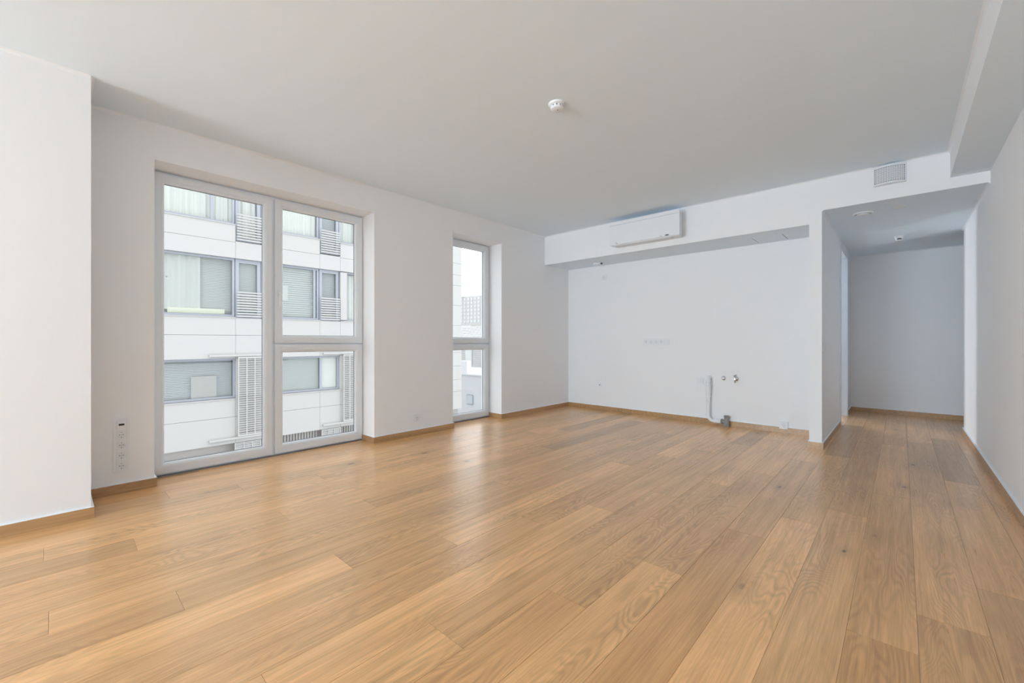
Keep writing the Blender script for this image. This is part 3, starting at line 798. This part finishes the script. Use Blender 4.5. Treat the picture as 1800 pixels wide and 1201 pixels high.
def blind(w, y0, y1, z0, z1, mat='blind', x=XF-0.26, pitch=0.055):
    m = LB(); z = z0
    while z < z1-0.01:
        m.box(x-0.016, x+0.006, y0, y1, z, z+pitch*0.72); z += pitch
    m.box(x-0.030, x-0.020, y0, y1, z0, z1)
    o = m.build('blind', M[mat], w); o['kind'] = 'stuff'; return o
def fdoor(y0, y1, z0, z1, back, rail_top, rail_bot, rail_y=None):
    xg = XF-0.14
    m = LB(); w_ = 0.13
    m.box(xg-0.05, xg+0.03, y0+0.02, y0+w_, z0, z1); m.box(xg-0.05, xg+0.03, y1-w_, y1-0.02, z0, z1)
    m.box(xg-0.05, xg+0.03, y0+w_, y1-w_, z1-w_, z1); m.box(xg-0.05, xg+0.03, y0+w_, y1-w_, z0, z0+w_)
    d = m.build('balcony_door', M['darkframe'], ab)
    m = LB(); m.box(xg-0.02, xg-0.012, y0+w_, y1-w_, z0+w_, z1-w_); m.build('pane', M['facadeglass'], d)
    if back == 'curtain': curtain(d, y0+w_, y1-w_, z0, z1, seed=int(y0*10))
    else: blind(d, y0+w_, y1-w_, z0, z1, back)
    # glass balustrade with white bars
    m = LB(); m.box(XF+0.02, XF+0.032, y0+0.03, y1-0.03, rail_bot, rail_top)
    bl = m.build('balustrade', M['facadeglass'], ab)
    n = 10
    for i in range(n):
        z = rail_bot+0.04 + (rail_top-rail_bot-0.08)*i/(n-1)
        m = LB(); m.box(XF+0.033, XF+0.045, y0+0.03, y1-0.03, z-0.022, z+0.022); m.build('slat', M['cladding'], bl)
# level A
w = fwindow(-3.4, 0.6, 5.05, 7.05, (-1.4,)); curtain(w, -3.3, 0.5, 5.05, 7.0, seed=3)
w = fwindow(0.6, 4.25, 5.05, 7.05, (1.9, 3.595)); curtain(w, 0.7, 4.2, 5.05, 7.0, seed=5)
fdoor(4.25, 5.07, 4.50, 7.05, 'curtain', 5.44, 4.50)
w = fwindow(5.07, 7.11, 5.05, 7.05, ()); curtain(w, 5.15, 7.05, 5.05, 7.0, seed=8, pitch=0.2)
fdoor(7.11, 7.93, 4.52, 7.05, 'blind2', 5.44, 4.52)
w = fwindow(7.93, 11.2, 5.05, 7.05, (8.6, 9.9)); curtain(w, 8.0, 11.1, 5.05, 7.0, seed=12)
# level B
w = fwindow(-3.4, 0.6, 1.87, 3.88, (-1.4,)); blind(w, -3.3, 0.5, 1.9, 3.85)
w = fwindow(0.6, 4.25, 1.87, 3.88, (1.6,)); blind(w, 0.7, 4.2, 1.9, 3.85, x=XF-0.34); curtain(w, 2.2, 3.30, 2.05, 3.85, 'sheer', seed=21, pitch=0.25, x=XF-0.26)
m = LB(); m.box(XF-0.30, XF-0.22, 2.45, 3.98, 1.95, 2.12); m.build('sill_box', M['sillbox'], w)
fdoor(4.25, 5.07, 1.84, 3.88, 'blind', 2.76, 1.86)
w = fwindow(5.07, 7.11, 1.87, 3.88, (6.95,)); blind(w, 5.15, 7.05, 1.9, 3.85, 'blind', pitch=0.08)
m = LB(); m.box(XF-0.245, XF-0.235, 5.45, 6.02, 2.55, 3.12); m.build('reflection_patch', M['sheer'], w)  # pale patch put in as a reflection on the glass
fdoor(7.11, 7.93, 1.84, 3.88, 'blind2', 2.77, 1.86)
w = fwindow(7.93, 11.2, 1.87, 3.88, (8.25, 9.9)); curtain(w, 8.3, 11.1, 1.9, 3.8, seed=33)
m = LB(); m.box(XF-0.10, XF-0.02, 7.95, 8.22, 1.9, 3.85); m.build('white_side_panel', M['cladding'], w)
# level C with sliding louvred shutters
w = fwindow(-3.4, 0.6, -0.91, 0.45, (-1.4,)); blind(w, -3.3, 0.5, -0.88, 0.42, 'blind2')
w = fwindow(0.6, 4.27, -0.91, 0.45, ()); blind(w, 0.7, 4.2, -0.88, 0.42, 'blind2', x=XF-0.30)
m = LB(); m.box(XF-0.24, XF-0.22, 3.05, 3.75, -0.88, -0.12); m.build('grey_patch', M['recess'], w)  # flat grey patch behind the pane
w = fwindow(5.07, 7.92, -0.91, 0.45, (7.19,)); blind(w, 5.15, 7.15, -0.88, 0.42, 'blind')
m = LB(); m.box(XF-0.25, XF-0.23, 7.25, 7.86, -0.86, 0.40); m.build('cream_blind', M['curtain'], w)
panel(4.27, 5.07, -0.94, 0.45, -0.02); panel(7.92, 11.2, -0.94, 0.45, -0.02)
def shutter(y0, y1, z0, z1, ry0):
    x = XF+0.10
    m = LB()
    n = 3
    m.box(x, x+0.045, y0, y1, z0, z0+0.06); m.box(x, x+0.045, y0, y1, z1-0.06, z1)
    for i in range(n+1):
        yy = y0 + (y1-y0-0.035)*i/n; m.box(x, x+0.045, yy, yy+0.035, z0+0.06, z1-0.06)
    s = m.build('sliding_shutter', M['cladding'], ab)
    k = int((z1-z0-0.12)/0.076)
    m0 = None
    for i in range(k):
        z = z0+0.06+0.038+i*(z1-z0-0.12)/k
        m = LB(); m.prism([(x+0.002, z+0.004), (x+0.010, z+0.012), (x+0.043, z-0.016), (x+0.035, z-0.024)], 'y', y0+0.02, y1-0.02); m.build('slat', M['cladding'], s)
    for zz in (z1+0.02, z0-0.07):
        m = LB(); m.box(XF+0.0, XF+0.13, ry0, y1+0.05, zz, zz+0.06); m.build('shutter_rail', M['cladding'], ab)
shutter(4.29, 5.07, -2.23, 0.50, 3.48)
shutter(8.00, 8.78, -2.23, 0.50, 7.2)
def vent(y0, y1, z0, z1):
    m = LB(); x = XF-0.02
    m.box(x, x+0.05, y0, y1, z0, z0+0.03); m.box(x, x+0.05, y0, y1, z1-0.03, z1)
    for i in range(4):
        yy = y0+(y1-y0-0.03)*i/3; m.box(x, x+0.05, yy, yy+0.03, z0+0.03, z1-0.03)
    v = m.build('low_vent', M['cladding'], ab)
    for i in range(4):
        z = z0+0.06+(z1-z0-0.12)*i/3
        m = LB(); m.box(x+0.01, x+0.04, y0+0.03, y1-0.03, z-0.014, z+0.014); m.build('slat', M['cladding'], v)
    m = LB(); m.box(x-0.02, x-0.01, y0+0.02, y1-0.02, z0, z1); m.build('vent_backing', M['annex'], v)
vent(4.22, 5.03, -2.78, -2.46); vent(7.17, 7.95, -2.78, -2.46)
m = LB(); m.box(XF-0.45, XF-0.30, FY0, FY1, -3.1, -2.45); m.build('recessed_strip', M['recess'], ab)
for i in range(40):
    y = 5.05 + i*0.105
    if 7.1 < y < 8.0: continue
    m = LB(); m.box(XF-0.30, XF-0.22, y, y+0.035, -3.0, -2.46); m.build('fin', M['cladding'], ab)
m = LB(); m.box(XF-0.55, XF+0.05, FY0, FY1, -9, -2.80); m.build('ground_storey_wall', M['cladding'], ab)

# ------------------------------------------------------------------ what the narrow window shows beyond
m = MB(); m.box(-140, -4.37, -60, 140, -9.2, -9.0)
struct(m.build('street_ground', M['asphalt']), 'grey street between the buildings')
t = thing('grey_annex', 'low pale grey building with one small window beyond the white facade', 'building', (-22, 20, -9))
m = MB(); m.box(-6, 3.2, 0, 5.0, 0, 7.62); m.build('wall', M['annex'], t)
m = MB(); m.box(-6.1, 3.3, -0.1, 5.1, 7.62, 7.72); m.build('parapet', M['render'], t)
m = MB(); m.box(-0.75, -0.10, -0.05, 0.02, 5.55, 6.25); wv = m.build('window', M['darkframe'], t)
m = MB(); m.box(-0.70, -0.15, -0.07, -0.04, 5.60, 6.20); m.build('pane', M['paleglass'], wv)
m = MB(); m.bbox(-1.7, -0.9, 0.1, 0.5, 7.72, 8.6, 0.03); m.build('rooftop_box', M['render'], t)

t = thing('tiled_house', 'pale house with shuttered windows and a tiled gable roof behind the grey annex', 'building', (-30, 28, -9))
m = MB(); m.box(-9, 6, 0, 6, 0, 10.3); m.build('wall', M['render'], t)
for i, x in enumerate((-4.2, -1.6, 0.7)):
    m = MB(); m.box(x-0.55, x+0.55, -0.06, 0.02, 7.6, 9.7); wv = m.build('window', M['cladding'], t)
    m = MB(); m.box(x-0.45, x+0.45, -0.08, -0.03, 7.7, 9.6); m.build('pane', M['greenglass'], wv)
m = MB()
for i in range(16): m.box(-9, 6, -0.03, 0.0, 7.2+i*0.19, 7.2+i*0.19+0.15)
o = m.build('siding', M['cladding'], t); o['kind'] = 'stuff'
m = MB(); m.prism([(-0.5, 10.25), (6.5, 10.25), (3.0, 11.6)], 'x', -9.4, 6.4); rf = m.build('roof', M['rooftile'], t)
m = MB()
for i in range(8):
    for k in range(26):
        x = -9.3 + k*0.6 + (0.3 if i % 2 else 0); y = -0.5 + 3.5*(i+0.5)/8; z = 10.25 + 1.35*(i+0.5)/8
        m.box(x, x+0.5, y-0.16, y+0.16, z-0.02, z+0.05)
o = m.build('roof_tiles', M['render'], rf); o['kind'] = 'stuff'

t = thing('tower_block', 'distant pale tower block with rows of windows on the skyline', 'building', (-92, 80, -9))
m = MB(); m.box(-4, 8.5, 0, 14, 0, 22.6); m.build('wall', M['cladding'], t)
m = MB(); m.box(-1.7, -0.1, -0.3, 3, 22.6, 23.1); m.build('rooftop_plant', M['render'], t)
for r in range(7):
    for c_ in range(6):
        m = MB(); x = -1.4 + c_*1.45; z = 15.2 + r*1.05
        m.box(x-0.35, x+0.35, -0.12, 0.05, z, z+0.68); m.build('window', M['paleglass'] if c_ < 2 else M['greenglass'], t)
m = MB(); m.box(-4, 3.8, -1.2, 0, 14.0, 14.3); m.build('canopy', M['annex'], t)
